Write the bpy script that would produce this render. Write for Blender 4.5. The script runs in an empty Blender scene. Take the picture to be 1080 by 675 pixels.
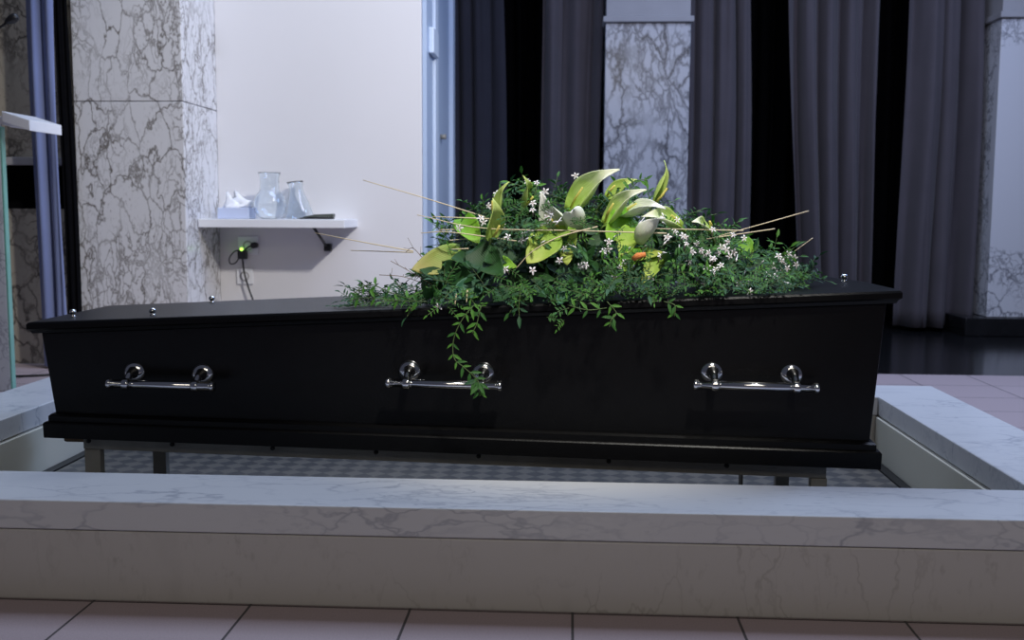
import bpy, bmesh, math, random
from mathutils import Vector, Matrix
from math import sin, cos, pi, radians

random.seed(7)
S = bpy.context.scene
COL = S.collection

# ------------------------------------------------------------------ camera
cam_d = bpy.data.cameras.new('camera')
cam = bpy.data.objects.new('camera', cam_d); COL.objects.link(cam)
cam_d.sensor_fit = 'HORIZONTAL'; cam_d.sensor_width = 36.0
cam_d.lens = 1100 / 1080 * 36.0
cam_d.clip_start = 0.05
cam_d.dof.use_dof = True; cam_d.dof.focus_distance = 2.48; cam_d.dof.aperture_fstop = 5.6
PITCH, YAW, ROLL = .104, .055, .005
Fv = Vector((-sin(YAW)*cos(PITCH), cos(YAW)*cos(PITCH), -sin(PITCH)))
Rv = Vector((cos(YAW), sin(YAW), 0)); Uv = Rv.cross(Fv)
Rr = Rv*cos(ROLL) + Uv*sin(ROLL); Ur = -Rv*sin(ROLL) + Uv*cos(ROLL)
cam.matrix_world = Matrix(((Rr.x, Ur.x, -Fv.x, 0), (Rr.y, Ur.y, -Fv.y, 0), (Rr.z, Ur.z, -Fv.z, .8), (0, 0, 0, 1)))
S.camera = cam

# ------------------------------------------------------------------ light
S.view_settings.view_transform = 'Standard'; S.view_settings.look = 'None'
S.view_settings.gamma = 1.0; S.view_settings.use_curve_mapping = False
S.view_settings.exposure = 0.0
W = bpy.data.worlds.new('world'); S.world = W; W.use_nodes = True
W.node_tree.nodes['Background'].inputs[0].default_value = (.55, .6, .85, 1)
W.node_tree.nodes['Background'].inputs[1].default_value = .07

def light(name, kind, loc, target, energy, color, size=1.0, size_y=None, spot=60, blend=.5):
    d = bpy.data.lights.new(name, kind); o = bpy.data.objects.new(name, d); COL.objects.link(o)
    d.energy = energy; d.color = color
    if kind == 'AREA':
        d.size = size
        if size_y: d.shape = 'RECTANGLE'; d.size_y = size_y
    elif kind == 'SPOT':
        d.shadow_soft_size = size; d.spot_size = radians(spot); d.spot_blend = blend
    o.location = loc
    o.rotation_euler = (Vector(target) - Vector(loc)).to_track_quat('-Z', 'Y').to_euler()
    return o
light('skylight', 'AREA', (0.2, 4.3, 4.6), (0.1, 2.4, 0), 140, (.58, .72, 1.0), 4.5, 1.6)
light('wall_spot', 'SPOT', (1.55, 1.95, 3.2), (-1.62, 5.6, 1.05), 540, (1.0, .965, .92), .12, spot=37, blend=.7)
light('flower_spot', 'SPOT', (.5, .6, 3.3), (.0, 2.6, .65), 420, (1.0, .97, .90), .12, spot=24, blend=.6)
light('right_daylight', 'AREA', (3.0, 4.6, 2.9), (-2.3, 5.5, .9), 46, (.38, .56, 1.0), 1.2, 1.0)
light('stage_light', 'AREA', (1.6, 3.2, 3.6), (1.4, 7.2, .6), 42, (.70, .72, 1.0), 1.6, .8)
light('front_fill', 'AREA', (0.3, -1.2, 2.8), (0, 2.2, 0), 21, (1.0, .90, .74), 2.5, 1.2)

# ------------------------------------------------------------------ materials
def mat(name, color, rough=.5, metal=0., coat=0., spec=.5, sheen=0., trans=0., emit=None, bump=None, var=None):
    m = bpy.data.materials.new(name); m.use_nodes = True
    nt = m.node_tree; b = nt.nodes['Principled BSDF']
    b.inputs['Base Color'].default_value = (*color, 1); b.inputs['Roughness'].default_value = rough
    b.inputs['Metallic'].default_value = metal; b.inputs['Coat Weight'].default_value = coat
    b.inputs['Specular IOR Level'].default_value = spec; b.inputs['Sheen Weight'].default_value = sheen
    b.inputs['Transmission Weight'].default_value = trans
    if emit: b.inputs['Emission Color'].default_value = (*emit[0], 1); b.inputs['Emission Strength'].default_value = emit[1]
    tc = nt.nodes.new('ShaderNodeTexCoord')
    n = nt.nodes.new('ShaderNodeTexNoise'); nt.links.new(tc.outputs['Object'], n.inputs['Vector'])
    sc, amt = var or (6, .12)
    n.inputs['Scale'].default_value = sc; n.inputs['Detail'].default_value = 4
    mx = nt.nodes.new('ShaderNodeMix'); mx.data_type = 'RGBA'
    mx.inputs['A'].default_value = (*[c*(1-amt) for c in color], 1)
    mx.inputs['B'].default_value = (*[min(1, c*(1+amt)) for c in color], 1)
    nt.links.new(n.outputs['Fac'], mx.inputs['Factor']); nt.links.new(mx.outputs['Result'], b.inputs['Base Color'])
    if bump:
        n2 = nt.nodes.new('ShaderNodeTexNoise'); n2.inputs['Scale'].default_value = bump[0]; n2.inputs['Detail'].default_value = 3
        nt.links.new(tc.outputs['Object'], n2.inputs['Vector'])
        bp = nt.nodes.new('ShaderNodeBump'); bp.inputs['Strength'].default_value = bump[1]; bp.inputs['Distance'].default_value = .01
        nt.links.new(n2.outputs['Fac'], bp.inputs['Height']); nt.links.new(bp.outputs['Normal'], b.inputs['Normal'])
    return m

def marble(name, base, vein, scale=5., width=.07, off=(0, 0, 0), stretch=(1, 1, 1), rough=.22, density=.5, patch=None, cloud=.25, fine=True):
    """white marble broken up by warped dark veins"""
    m = bpy.data.materials.new(name); m.use_nodes = True
    nt = m.node_tree; N = nt.nodes.new; L = nt.links.new; b = nt.nodes['Principled BSDF']
    b.inputs['Roughness'].default_value = rough
    tc = N('ShaderNodeTexCoord'); mp = N('ShaderNodeMapping')
    mp.inputs['Location'].default_value = off; mp.inputs['Scale'].default_value = stretch
    L(tc.outputs['Object'], mp.inputs['Vector'])
    wn = N('ShaderNodeTexNoise'); wn.inputs['Scale'].default_value = scale*.55; wn.inputs['Detail'].default_value = 5; wn.inputs['Roughness'].default_value = .62
    L(mp.outputs[0], wn.inputs['Vector'])
    sub = N('ShaderNodeVectorMath'); sub.operation = 'SUBTRACT'; sub.inputs[1].default_value = (.5, .5, .5); L(wn.outputs['Color'], sub.inputs[0])
    scl = N('ShaderNodeVectorMath'); scl.operation = 'SCALE'; scl.inputs['Scale'].default_value = 2.2/scale; L(sub.outputs[0], scl.inputs[0])
    add = N('ShaderNodeVectorMath'); L(mp.outputs[0], add.inputs[0]); L(scl.outputs[0], add.inputs[1])
    def veins(s, w):
        v = N('ShaderNodeTexVoronoi'); v.feature = 'DISTANCE_TO_EDGE'; v.inputs['Scale'].default_value = s; L(add.outputs[0], v.inputs['Vector'])
        r = N('ShaderNodeMapRange'); r.inputs['From Min'].default_value = 0; r.inputs['From Max'].default_value = w
        r.inputs['To Min'].default_value = 1; r.inputs['To Max'].default_value = 0; L(v.outputs['Distance'], r.inputs['Value'])
        return r.outputs[0]
    def mask(s, lo, hi, o):
        n = N('ShaderNodeTexNoise'); n.inputs['Scale'].default_value = s; n.inputs['Detail'].default_value = 3
        a = N('ShaderNodeVectorMath'); a.inputs[1].default_value = (o, o, o); L(mp.outputs[0], a.inputs[0]); L(a.outputs[0], n.inputs['Vector'])
        r = N('ShaderNodeMapRange'); r.inputs['From Min'].default_value = lo; r.inputs['From Max'].default_value = hi; L(n.outputs['Fac'], r.inputs['Value'])
        return r.outputs[0]
    def mul(a, c):
        x = N('ShaderNodeMath'); x.operation = 'MULTIPLY'; L(a, x.inputs[0])
        if isinstance(c, float): x.inputs[1].default_value = c
        else: L(c, x.inputs[1])
        return x.outputs[0]
    def mx(a, c):
        x = N('ShaderNodeMath'); x.operation = 'MAXIMUM'; L(a, x.inputs[0]); L(c, x.inputs[1]); return x.outputs[0]
    d = density
    v = mul(veins(scale, width), mask(scale*.5, .62-d*.4, .72-d*.2, 3.1))
    if fine: v = mx(v, mul(mul(veins(scale*2.3, width*1.6), mask(scale*.45, .66-d*.3, .74-d*.2, 9.7)), .8))
    v = mx(v, mul(mask(scale*.8, .58, .8, 17.3), cloud))
    sn = N('ShaderNodeTexNoise'); sn.inputs['Scale'].default_value = scale*9; sn.inputs['Detail'].default_value = 6; L(mp.outputs[0], sn.inputs['Vector'])
    sr = N('ShaderNodeMapRange'); sr.inputs['From Min'].default_value = .56; sr.inputs['From Max'].default_value = .74; L(sn.outputs['Fac'], sr.inputs['Value'])
    v = mx(v, mul(mul(sr.outputs[0], mask(scale*.9, .48, .66, 5.5)), .75))
    if patch:
        g = N('ShaderNodeVectorMath'); g.operation = 'DISTANCE'; g.inputs[1].default_value = patch[0]
        pm = N('ShaderNodeMapping'); pm.inputs['Scale'].default_value = (1, 8, 1); L(tc.outputs['Object'], pm.inputs['Vector']); L(pm.outputs[0], g.inputs[0])
        r = N('ShaderNodeMapRange'); r.inputs['From Min'].default_value = patch[1]; r.inputs['From Max'].default_value = patch[1]*1.04; L(g.outputs['Value'], r.inputs['Value'])
        v = mul(v, r.outputs[0])
    x = N('ShaderNodeMix'); x.data_type = 'RGBA'; x.inputs['A'].default_value = (*base, 1); x.inputs['B'].default_value = (*vein, 1)
    L(v, x.inputs['Factor']); L(x.outputs['Result'], b.inputs['Base Color'])
    return m

def leafmat(name, c0, c1, rough=.55, transl=.25, ribs=18, c2=None):
    """petal or leaf: colour runs from base (c0) to tip (c1) along v, with fine ribs"""
    m = bpy.data.materials.new(name); m.use_nodes = True
    nt = m.node_tree; N = nt.nodes.new; L = nt.links.new; b = nt.nodes['Principled BSDF']
    b.inputs['Roughness'].default_value = rough
    uv = N('ShaderNodeTexCoord'); sp = N('ShaderNodeSeparateXYZ'); L(uv.outputs['UV'], sp.inputs[0])
    n = N('ShaderNodeTexNoise'); n.inputs['Scale'].default_value = 45; L(uv.outputs['Object'], n.inputs['Vector'])
    ad = N('ShaderNodeMath'); ad.operation = 'MULTIPLY_ADD'; L(n.outputs['Fac'], ad.inputs[0]); ad.inputs[1].default_value = .5; 
    sb = N('ShaderNodeMath'); sb.operation = 'SUBTRACT'; L(sp.outputs[1], sb.inputs[0]); sb.inputs[1].default_value = .25; L(sb.outputs[0], ad.inputs[2])
    cr = N('ShaderNodeValToRGB'); L(ad.outputs[0], cr.inputs[0])
    cr.color_ramp.elements[0].position = .1; cr.color_ramp.elements[0].color = (*c0, 1)
    cr.color_ramp.elements[1].position = .85; cr.color_ramp.elements[1].color = (*c1, 1)
    if c2:
        e = cr.color_ramp.elements.new(.5); e.color = (*c2, 1)
    L(cr.outputs[0], b.inputs['Base Color'])
    w = N('ShaderNodeMath'); w.operation = 'MULTIPLY'; w.inputs[1].default_value = ribs*2*pi; L(sp.outputs[0], w.inputs[0])
    sn = N('ShaderNodeMath'); sn.operation = 'SINE'; L(w.outputs[0], sn.inputs[0])
    bp = N('ShaderNodeBump'); bp.inputs['Strength'].default_value = .25; bp.inputs['Distance'].default_value = .001; L(sn.outputs[0], bp.inputs['Height']); L(bp.outputs[0], b.inputs['Normal'])
    tr = N('ShaderNodeBsdfTranslucent'); L(cr.outputs[0], tr.inputs['Color'])
    ms = N('ShaderNodeMixShader'); ms.inputs[0].default_value = transl
    L(b.outputs[0], ms.inputs[1]); L(tr.outputs[0], ms.inputs[2]); L(ms.outputs[0], nt.nodes['Material Output'].inputs[0])
    return m

M = {}
M['kerb'] = marble('kerb marble', (.72, .73, .74), (.44, .46, .50), 6, .05, (1, 2, 3), (.6, 1.6, 1.3), .3, .4, cloud=.55)
M['liner'] = mat('cream painted board', (.74, .72, .60), .5, var=(3, .05))
M['kerb_base'] = marble('kerb base marble', (.60, .58, .54), (.43, .41, .37), 8, .03, (5, 1, 7), (1, 1, .5), .35, .42, cloud=.7)
M['pillar_l'] = marble('pillar marble', (.66, .66, .68), (.13, .115, .10), 6.2, .055, (2, 0, 5), (1.5, 1.2, .75), .18, .92, cloud=.15)
M['pillar_c'] = marble('pillar marble grey', (.58, .58, .60), (.09, .09, .10), 4.8, .11, (4, 3, 1), (1.5, 1, .8), .18, .8, cloud=.2)
M['pillar_r'] = marble('pillar marble light', (.72, .72, .74), (.18, .18, .20), 7., .06, (7, 2, 2), (1.2, 1, .9), .18, .85, patch=((2.97, 56.0, 1.22), .66), cloud=.1)
M['wall_l'] = marble('wall marble', (.42, .38, .31), (.07, .06, .05), 5., .08, (3, 8, 5), (1.3, 1, .9), .25, .75, cloud=.3)
M['lectern'] = marble('lectern marble', (.72, .76, .78), (.25, .27, .32), 5., .05, (9, 2, 5), (1, 1, 1), .15, .5, cloud=.2)
M['coffin'] = mat('black lacquered wood', (.003, .003, .0035), .38, spec=.24, bump=(160, .06), var=(40, .3))
M['chrome'] = mat('polished chrome', (.82, .83, .85), .12, metal=1, var=(5, .02))
M['chrome_dark'] = mat('worn steel', (.27, .26, .23), .5, metal=.25, bump=(90, .1), var=(12, .35))
M['white_wall'] = mat('white plaster', (.74, .73, .74), .7, bump=(120, .03), var=(2, .02))
M['cap'] = mat('painted cap', (.40, .39, .40), .6)
M['shelf'] = mat('white laminate', (.80, .81, .84), .35, var=(3, .02))
M['black'] = mat('black plastic', (.012, .012, .013), .4)
M['void'] = mat('black drape and shade', (.004, .004, .005), .95, spec=.05, var=(30, .4))  # drape black; also darkens the back of the wall recess
M['plinth'] = mat('black stone', (.012, .012, .013), .15, var=(20, .5))
M['curtain'] = mat('grey velvet curtain', (.096, .084, .093), .9, spec=.15, sheen=.15, bump=(300, .05), var=(5, .15))
M['curtain_l'] = mat('blue lit velvet curtain', (.165, .20, .36), .9, spec=.15, sheen=.25, bump=(300, .05), var=(5, .12))  # blue of the daylight is mixed into the cloth colour
M['curtain_shade'] = mat('shaded velvet curtain', (.034, .033, .043), .9, spec=.15, sheen=.1, bump=(300, .05), var=(5, .15))  # curtain cloth darkened in colour for the shade beside the wall
M['door'] = mat('pale painted door', (.42, .52, .68), .45, var=(2, .04))
M['door_strip'] = mat('pale painted edge', (.60, .70, .84), .4, var=(2, .04))
M['glassedge'] = mat('green glass edge', (.35, .75, .62), .15, trans=.3)
M['wood'] = mat('raw wood block', (.20, .13, .075), .75, var=(60, .3))
M['tissue'] = mat('tissue paper', (.85, .87, .92), .9, var=(20, .03))
M['box'] = mat('pale blue card', (.55, .62, .82), .6)
M['reed'] = mat('dry pale reed', (.72, .60, .40), .55, var=(50, .15))
M['stem'] = mat('green stem', (.08, .13, .035), .6, var=(60, .3))
M['twig'] = mat('dry brown twig', (.20, .14, .09), .7)
M['orange'] = mat('orange spadix', (.9, .30, .08), .5, bump=(900, .4))
M['yellow_spadix'] = mat('yellow spadix', (.75, .66, .15), .5, bump=(900, .4))
M['jasmine'] = mat('white petal', (.88, .86, .90), .6, var=(80, .05))
M['jasmine_tube'] = mat('pink flower tube', (.62, .42, .42), .6)
M['led'] = mat('green led', (.2, .8, .1), .4, emit=((.45, 1, .1), 3.0))
M['olive'] = mat('dark olive metal', (.09, .10, .085), .45, metal=.3)
M['pale'] = leafmat('pale spathe', (.40, .60, .10), (.92, .95, .74), c2=(.62, .80, .28), transl=.15)
M['white'] = leafmat('cream spathe', (.62, .76, .36), (.93, .94, .88), c2=(.88, .92, .76), transl=.12)
M['lime'] = leafmat('lime spathe', (.44, .64, .12), (.66, .80, .24), transl=.18)
M['bright'] = leafmat('bright green leaf', (.16, .42, .02), (.30, .55, .05), transl=.2)
M['yellow'] = leafmat('yellow green leaf', (.30, .52, .05), (.56, .66, .14), transl=.2)
M['brown'] = leafmat('yellowing leaf', (.26, .42, .06), (.44, .40, .12), transl=.2)
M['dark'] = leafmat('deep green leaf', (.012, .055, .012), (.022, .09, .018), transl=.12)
M['teal'] = leafmat('blue green leaf', (.03, .13, .065), (.06, .20, .12), transl=.12)
M['fol0'] = leafmat('jasmine leaf', (.022, .105, .016), (.042, .155, .024), rough=.65, transl=.15, ribs=2)
M['fol1'] = leafmat('young jasmine leaf', (.055, .20, .018), (.10, .28, .035), rough=.65, transl=.2, ribs=2)
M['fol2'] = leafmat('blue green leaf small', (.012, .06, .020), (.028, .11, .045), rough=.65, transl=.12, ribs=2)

def glass(name):
    m = bpy.data.materials.new(name); m.use_nodes = True; b = m.node_tree.nodes['Principled BSDF']
    b.inputs['Transmission Weight'].default_value = 1; b.inputs['Roughness'].default_value = .02; b.inputs['IOR'].default_value = 1.45
    b.inputs['Base Color'].default_value = (.93, .97, 1, 1); return m
M['glass'] = glass('clear glass')

def tilemat():
    m = bpy.data.materials.new('pink stoneware tiles'); m.use_nodes = True
    nt = m.node_tree; N = nt.nodes.new; L = nt.links.new; b = nt.nodes['Principled BSDF']
    tc = N('ShaderNodeTexCoord'); mp = N('ShaderNodeMapping'); mp.inputs['Location'].default_value = (-.013+3.27, -2.017+3.233, 0)
    L(tc.outputs['Object'], mp.inputs['Vector'])
    br = N('ShaderNodeTexBrick'); br.offset = 0; br.squash = 1
    br.inputs['Scale'].default_value = 1; br.inputs['Brick Width'].default_value = .327; br.inputs['Row Height'].default_value = .3233
    br.inputs['Mortar Size'].default_value = .0028; br.inputs['Mortar Smooth'].default_value = .1
    br.inputs['Color1'].default_value = (.50, .40, .405, 1); br.inputs['Color2'].default_value = (.465, .37, .375, 1); br.inputs['Mortar'].default_value = (.075, .065, .065, 1)
    L(mp.outputs[0], br.inputs['Vector'])
    n = N('ShaderNodeTexNoise'); n.inputs['Scale'].default_value = 260; n.inputs['Detail'].default_value = 3; L(tc.outputs['Object'], n.inputs['Vector'])
    x = N('ShaderNodeMix'); x.data_type = 'RGBA'; x.blend_type = 'MULTIPLY'; x.inputs['Factor'].default_value = .35
    L(br.outputs['Color'], x.inputs['A']); L(n.outputs['Color'], x.inputs['B'])
    r = N('ShaderNodeMapRange'); r.inputs['To Min'].default_value = .75; r.inputs['To Max'].default_value = 1.15; L(n.outputs['Fac'], r.inputs['Value'])
    hs = N('ShaderNodeHueSaturation'); L(br.outputs['Color'], hs.inputs['Color']); L(r.outputs[0], hs.inputs['Value'])
    L(hs.outputs[0], b.inputs['Base Color']); b.inputs['Roughness'].default_value = .5
    bp = N('ShaderNodeBump'); bp.invert = True; bp.inputs['Strength'].default_value = .6; bp.inputs['Distance'].default_value = .003
    L(br.outputs['Fac'], bp.inputs['Height']); L(bp.outputs[0], b.inputs['Normal'])
    return m
M['tile'] = tilemat()

def treadmat():
    m = bpy.data.materials.new('tread plate'); m.use_nodes = True
    nt = m.node_tree; N = nt.nodes.new; L = nt.links.new; b = nt.nodes['Principled BSDF']
    tc = N('ShaderNodeTexCoord'); mp = N('ShaderNodeMapping'); mp.inputs['Rotation'].default_value = (0, 0, radians(45)); mp.inputs['Scale'].default_value = (1, 1, 1)
    L(tc.outputs['Object'], mp.inputs['Vector'])
    ck = N('ShaderNodeTexChecker'); ck.inputs['Scale'].default_value = 22
    ck.inputs['Color1'].default_value = (.17, .16, .14, 1); ck.inputs['Color2'].default_value = (.085, .085, .085, 1)
    L(mp.outputs[0], ck.inputs['Vector']); L(ck.outputs['Color'], b.inputs['Base Color'])
    b.inputs['Roughness'].default_value = .45; b.inputs['Metallic'].default_value = .3
    bp = N('ShaderNodeBump'); bp.inputs['Strength'].default_value = .6; bp.inputs['Distance'].default_value = .002; L(ck.outputs['Fac'], bp.inputs['Height']); L(bp.outputs[0], b.inputs['Normal'])
    return m
M['tread'] = treadmat()

# ------------------------------------------------------------------ helpers
def tag(o, label=None, cat=None, group=None, kind=None):
    if label: o['label'] = label
    if cat: o['category'] = cat
    if group: o['group'] = group
    if kind: o['kind'] = kind
    return o
def thing(name, label, cat, loc=(0, 0, 0), group=None):
    o = bpy.data.objects.new(name, None); COL.objects.link(o); o.location = loc; o.empty_display_size = .05
    return tag(o, label, cat, group)
def obj(name, bm, m, parent=None, smooth=False, bevel=0, seg=2):
    """one mesh object; vertices are in world coordinates, the origin goes to the parent's spot"""
    bmesh.ops.recalc_face_normals(bm, faces=bm.faces)
    me = bpy.data.meshes.new(name); bm.to_mesh(me); bm.free()
    for x in (m if isinstance(m, (list, tuple)) else [m]): me.materials.append(M[x])
    if smooth:
        for p in me.polygons: p.use_smooth = True
    o = bpy.data.objects.new(name, me); COL.objects.link(o)
    if parent is not None:
        o.parent = parent
        w = Vector((0, 0, 0)); q = parent
        while q is not None: w += q.location; q = q.parent
        o.location = -w
    if bevel:
        b = o.modifiers.new('bevel', 'BEVEL'); b.width = bevel; b.segments = seg; b.limit_method = 'ANGLE'; b.angle_limit = radians(35)
    return o
def BM(): return bmesh.new()
def box(bm, x0, x1, y0, y1, z0, z1):
    v = [bm.verts.new(p) for p in ((x0,y0,z0),(x1,y0,z0),(x1,y1,z0),(x0,y1,z0),(x0,y0,z1),(x1,y0,z1),(x1,y1,z1),(x0,y1,z1))]
    for f in ((0,3,2,1),(4,5,6,7),(0,1,5,4),(1,2,6,5),(2,3,7,6),(3,0,4,7)): bm.faces.new([v[i] for i in f])
    return bm
def loft(bm, rings):
    """closed prism through same-length polygons"""
    R = [[bm.verts.new(p) for p in r] for r in rings]; n = len(R[0])
    for a, c in zip(R, R[1:]):
        for i in range(n): bm.faces.new((a[i], a[(i+1) % n], c[(i+1) % n], c[i]))
    bm.faces.new(R[0][::-1]); bm.faces.new(R[-1]); return bm
def tube(bm, pts, rad, seg=10, cap=True, mi=0):
    pts = [Vector(p) for p in pts]; rr = rad if isinstance(rad, (list, tuple)) else [rad]*len(pts)
    rings = []; prev = None
    for i, p in enumerate(pts):
        t = (pts[min(i+1, len(pts)-1)] - pts[max(i-1, 0)]).normalized()
        if prev is None: a = t.orthogonal().normalized()
        else:
            a = prev - t*prev.dot(t)
            a = a.normalized() if a.length > 1e-6 else t.orthogonal().normalized()
        prev = a; b = t.cross(a)
        rings.append([bm.verts.new(p + (a*cos(2*pi*k/seg) + b*sin(2*pi*k/seg))*rr[i]) for k in range(seg)])
    for a, c in zip(rings, rings[1:]):
        for k in range(seg):
            f = bm.faces.new((a[k], a[(k+1) % seg], c[(k+1) % seg], c[k])); f.material_index = mi; f.smooth = True
    if cap:
        bm.faces.new(rings[0][::-1]).material_index = mi; bm.faces.new(rings[-1]).material_index = mi
    return bm
def lathe(bm, prof, c, axis=(0, 0, 1), seg=32, mi=0):
    """profile [(radius, height)] spun about axis through c"""
    ax = Vector(axis).normalized(); a = ax.orthogonal().normalized(); b = ax.cross(a); c = Vector(c)
    R = [[bm.verts.new(c + ax*h + (a*cos(2*pi*k/seg) + b*sin(2*pi*k/seg))*max(r, 1e-5)) for k in range(seg)] for r, h in prof]
    for p, q in zip(R, R[1:]):
        for k in range(seg):
            f = bm.faces.new((p[k], p[(k+1) % seg], q[(k+1) % seg], q[k])); f.smooth = True; f.material_index = mi
    return bm
def bez(pts, n=8):
    """smooth curve through points (Catmull-Rom)"""
    P = [Vector(p) for p in pts]; P = [P[0]*2-P[1]] + P + [P[-1]*2-P[-2]]; out = []
    for i in range(1, len(P)-2):
        for k in range(n):
            t = k/n; a, b, c, d = P[i-1:i+3]
            out.append(.5*((2*b) + (c-a)*t + (2*a-5*b+4*c-d)*t*t + (3*b-a-3*c+d)*t**3))
    return out + [P[-2]]

# ------------------------------------------------------------------ the setting
tag(obj('floor', box(BM(), -6, 6, -2.5, 5.25, -.1, 0), 'tile'), kind='structure')
tag(obj('floor', box(BM(), -6, 6, 5.25, 9, -.1, 0), 'plinth'), kind='structure')
tag(obj('wall_back', box(BM(), -.6, 6, 8.2, 8.4, 0, 4.2), 'void'), kind='structure')
bm = BM(); box(bm, -1.94, -.81, 5.70, 5.90, 0, 4.2); box(bm, -1.0, -.81, 5.90, 7.8, 0, 4.2)
tag(obj('wall_middle', bm, 'white_wall', bevel=.003), kind='structure')
# marble wall at the far left with a recess below a ledge
bm = BM(); box(bm, -5.5, -2.51, 5.22, 5.6, 1.02, 4.2); box(bm, -5.5, -2.51, 5.22, 5.6, 0, .80); box(bm, -5.5, -2.51, 5.5, 5.6, .8, 1.02)
tag(obj('wall_left', bm, 'wall_l'), kind='structure')
tag(obj('trim_1', box(BM(), -5.5, -2.51, 5.19, 5.5, 1.02, 1.06), 'cap', bevel=.004), kind='structure')
tag(obj('recess_shade', box(BM(), -5.5, -2.51, 5.46, 5.498, .8, 1.02), 'void'), kind='structure')  # black sheet put in as the shade inside the recess

# pale painted door seen edge-on beside the white wall
t = thing('door_1', None, None, (-.80, 6.4, 0)); t['kind'] = 'structure'
obj('door_frame', box(BM(), -.808, -.785, 5.72, 5.98, 0, 3.6), 'door', t, bevel=.003)
obj('door_edge', box(BM(), -.808, -.770, 5.99, 6.12, 0, 3.6), 'door_strip', t, bevel=.004)
lf = obj('door_leaf', box(BM(), -.808, -.790, 6.13, 6.82, 0, 3.6), 'door', t, bevel=.003)
obj('door_stile', box(BM(), -.808, -.765, 6.83, 6.95, 0, 3.6), 'door_strip', t, bevel=.004)
obj('hinge_plate', box(BM(), -.785, -.755, 5.80, 6.02, 1.66, 1.80), 'door_strip', t, bevel=.006)
obj('door_knob', tube(BM(), [(-.79, 6.36, 1.245), (-.755, 6.36, 1.245)], .016), 'chrome_dark', lf)

# ------------------------------------------------------------------ pillars
def pillar(label, x0, x1, y0, y1, m, top, joint=None, plinth=None, cap=True):
    t = thing('marble_pillar', label, 'pillar', ((x0+x1)/2, (y0+y1)/2, 0))
    zb = plinth[4] if plinth else 0
    zs = [zb] + ([joint] if joint else []) + [top]
    for a, b in zip(zs, zs[1:]):
        obj('marble_cladding', box(BM(), x0, x1, y0, y1, a+.0015, b-.0015), m, t, bevel=.004)
    if cap:
        obj('cap_ledge', box(BM(), x0-.018, x1+.018, y0-.03, y1+.02, top, top+.038), 'cap', t, bevel=.005)
        obj('upper_shaft', box(BM(), x0+.003, x1-.003, y0+.003, y1, top+.038, 4.2), 'cap', t, bevel=.003)
    if plinth:
        obj('plinth', box(BM(), plinth[0], plinth[1], plinth[2], plinth[3], 0, zb), 'plinth', t, bevel=.006)
    return t
pl = pillar('wide veined marble pillar left of the white wall', -2.50, -1.94, 5.20, 5.72, 'pillar_l', 3.9, joint=1.338, cap=False)
pillar('marble pillar between the dark curtains behind the flowers', .222, .782, 7.1, 7.6, 'pillar_c', 2.045)
pillar('marble pillar on black plinth at the right', 2.745, 3.32, 7.0, 7.45, 'pillar_r', 2.045, plinth=(2.585, 3.45, 6.93, 7.65, .12))

# ------------------------------------------------------------------ curtains
def curtain(label, xb0, xb1, xt0, xt1, y, folds, amp, m, z0=.012, z1=4.0, seed=0, group=None):
    rnd = random.Random(seed); NX, NZ = folds*18, 32
    ph = [rnd.uniform(-1.6, 1.6) for _ in range(folds+2)]; am = [rnd.uniform(.55, 1.25) for _ in range(folds+2)]
    wv = [rnd.uniform(0, 6.28) for _ in range(3)]
    bm = BM(); G = []
    for j in range(NZ+1):
        s = j/NZ; z = z0 + (z1-z0)*s; k = min(1, z/2.3)
        a0 = xb0 + (xt0-xb0)*k; a1 = xb1 + (xt1-xb1)*k; row = []
        for i in range(NX+1):
            u = i/NX; f = u*folds; n = int(min(f, folds-1)); fr = f-n
            A = amp*(am[n]*(1-fr)+am[n+1]*fr)*(1.0 + .25*(1-k)); p = ph[n]*(1-fr)+ph[n+1]*fr
            q = 2*pi*f + p + .35*sin(z*1.3 + wv[0] + n)
            yy = y + A*sin(q) + .30*A*sin(2*q + wv[1] + z*.8) + .16*A*sin(3.3*q + wv[2] - z*1.1 + n)
            xx = a0 + (a1-a0)*u + A*.35*cos(q)*sin(pi*u) + .008*sin(z*2.1+wv[2])
            row.append(bm.verts.new((xx, yy, z)))
        G.append(row)
    for j in range(NZ):
        for i in range(NX): bm.faces.new((G[j][i], G[j][i+1], G[j+1][i+1], G[j+1][i])).smooth = True
    o = obj('curtain', bm, m)
    sd = o.modifiers.new('cloth', 'SOLIDIFY'); sd.thickness = .004
    return tag(o, label, 'curtain', group)
curtain('grey curtain with shade in its colour, just right of the pale door edge', -.80, -.42, -.80, -.465, 7.2, 3, .022, 'curtain_shade', seed=1)
curtain('grey curtain touching the left side of the middle pillar', -.195, .20, -.21, .205, 7.32, 3, .036, 'curtain', seed=2)
curtain('grey curtain touching the right side of the middle pillar', .80, 1.25, .80, 1.20, 7.32, 3, .048, 'curtain', seed=3)
curtain('grey curtain between two black gaps, above the head end of the coffin', 1.585, 2.04, 1.435, 2.035, 7.28, 4, .060, 'curtain', seed=4)
curtain('grey curtain beside the right pillar, its hem on the black floor', 2.23, 2.72, 2.24, 2.70, 7.24, 3, .062, 'curtain', z0=.03, seed=15)
curtain('blue lit curtain left of the wide marble pillar', -2.66, -2.515, -2.67, -2.515, 5.08, 2, .035, 'curtain_l', seed=6)
curtain('narrow black strip between blue lit curtain and wide marble pillar', -2.56, -2.49, -2.56, -2.49, 5.165, 2, .006, 'void', seed=7)  # thin black pleated strip next to the pillar
curtain('wide black drape hanging behind the grey curtains', -.78, 4.2, -.78, 4.2, 7.85, 34, .04, 'void', seed=8)

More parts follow.
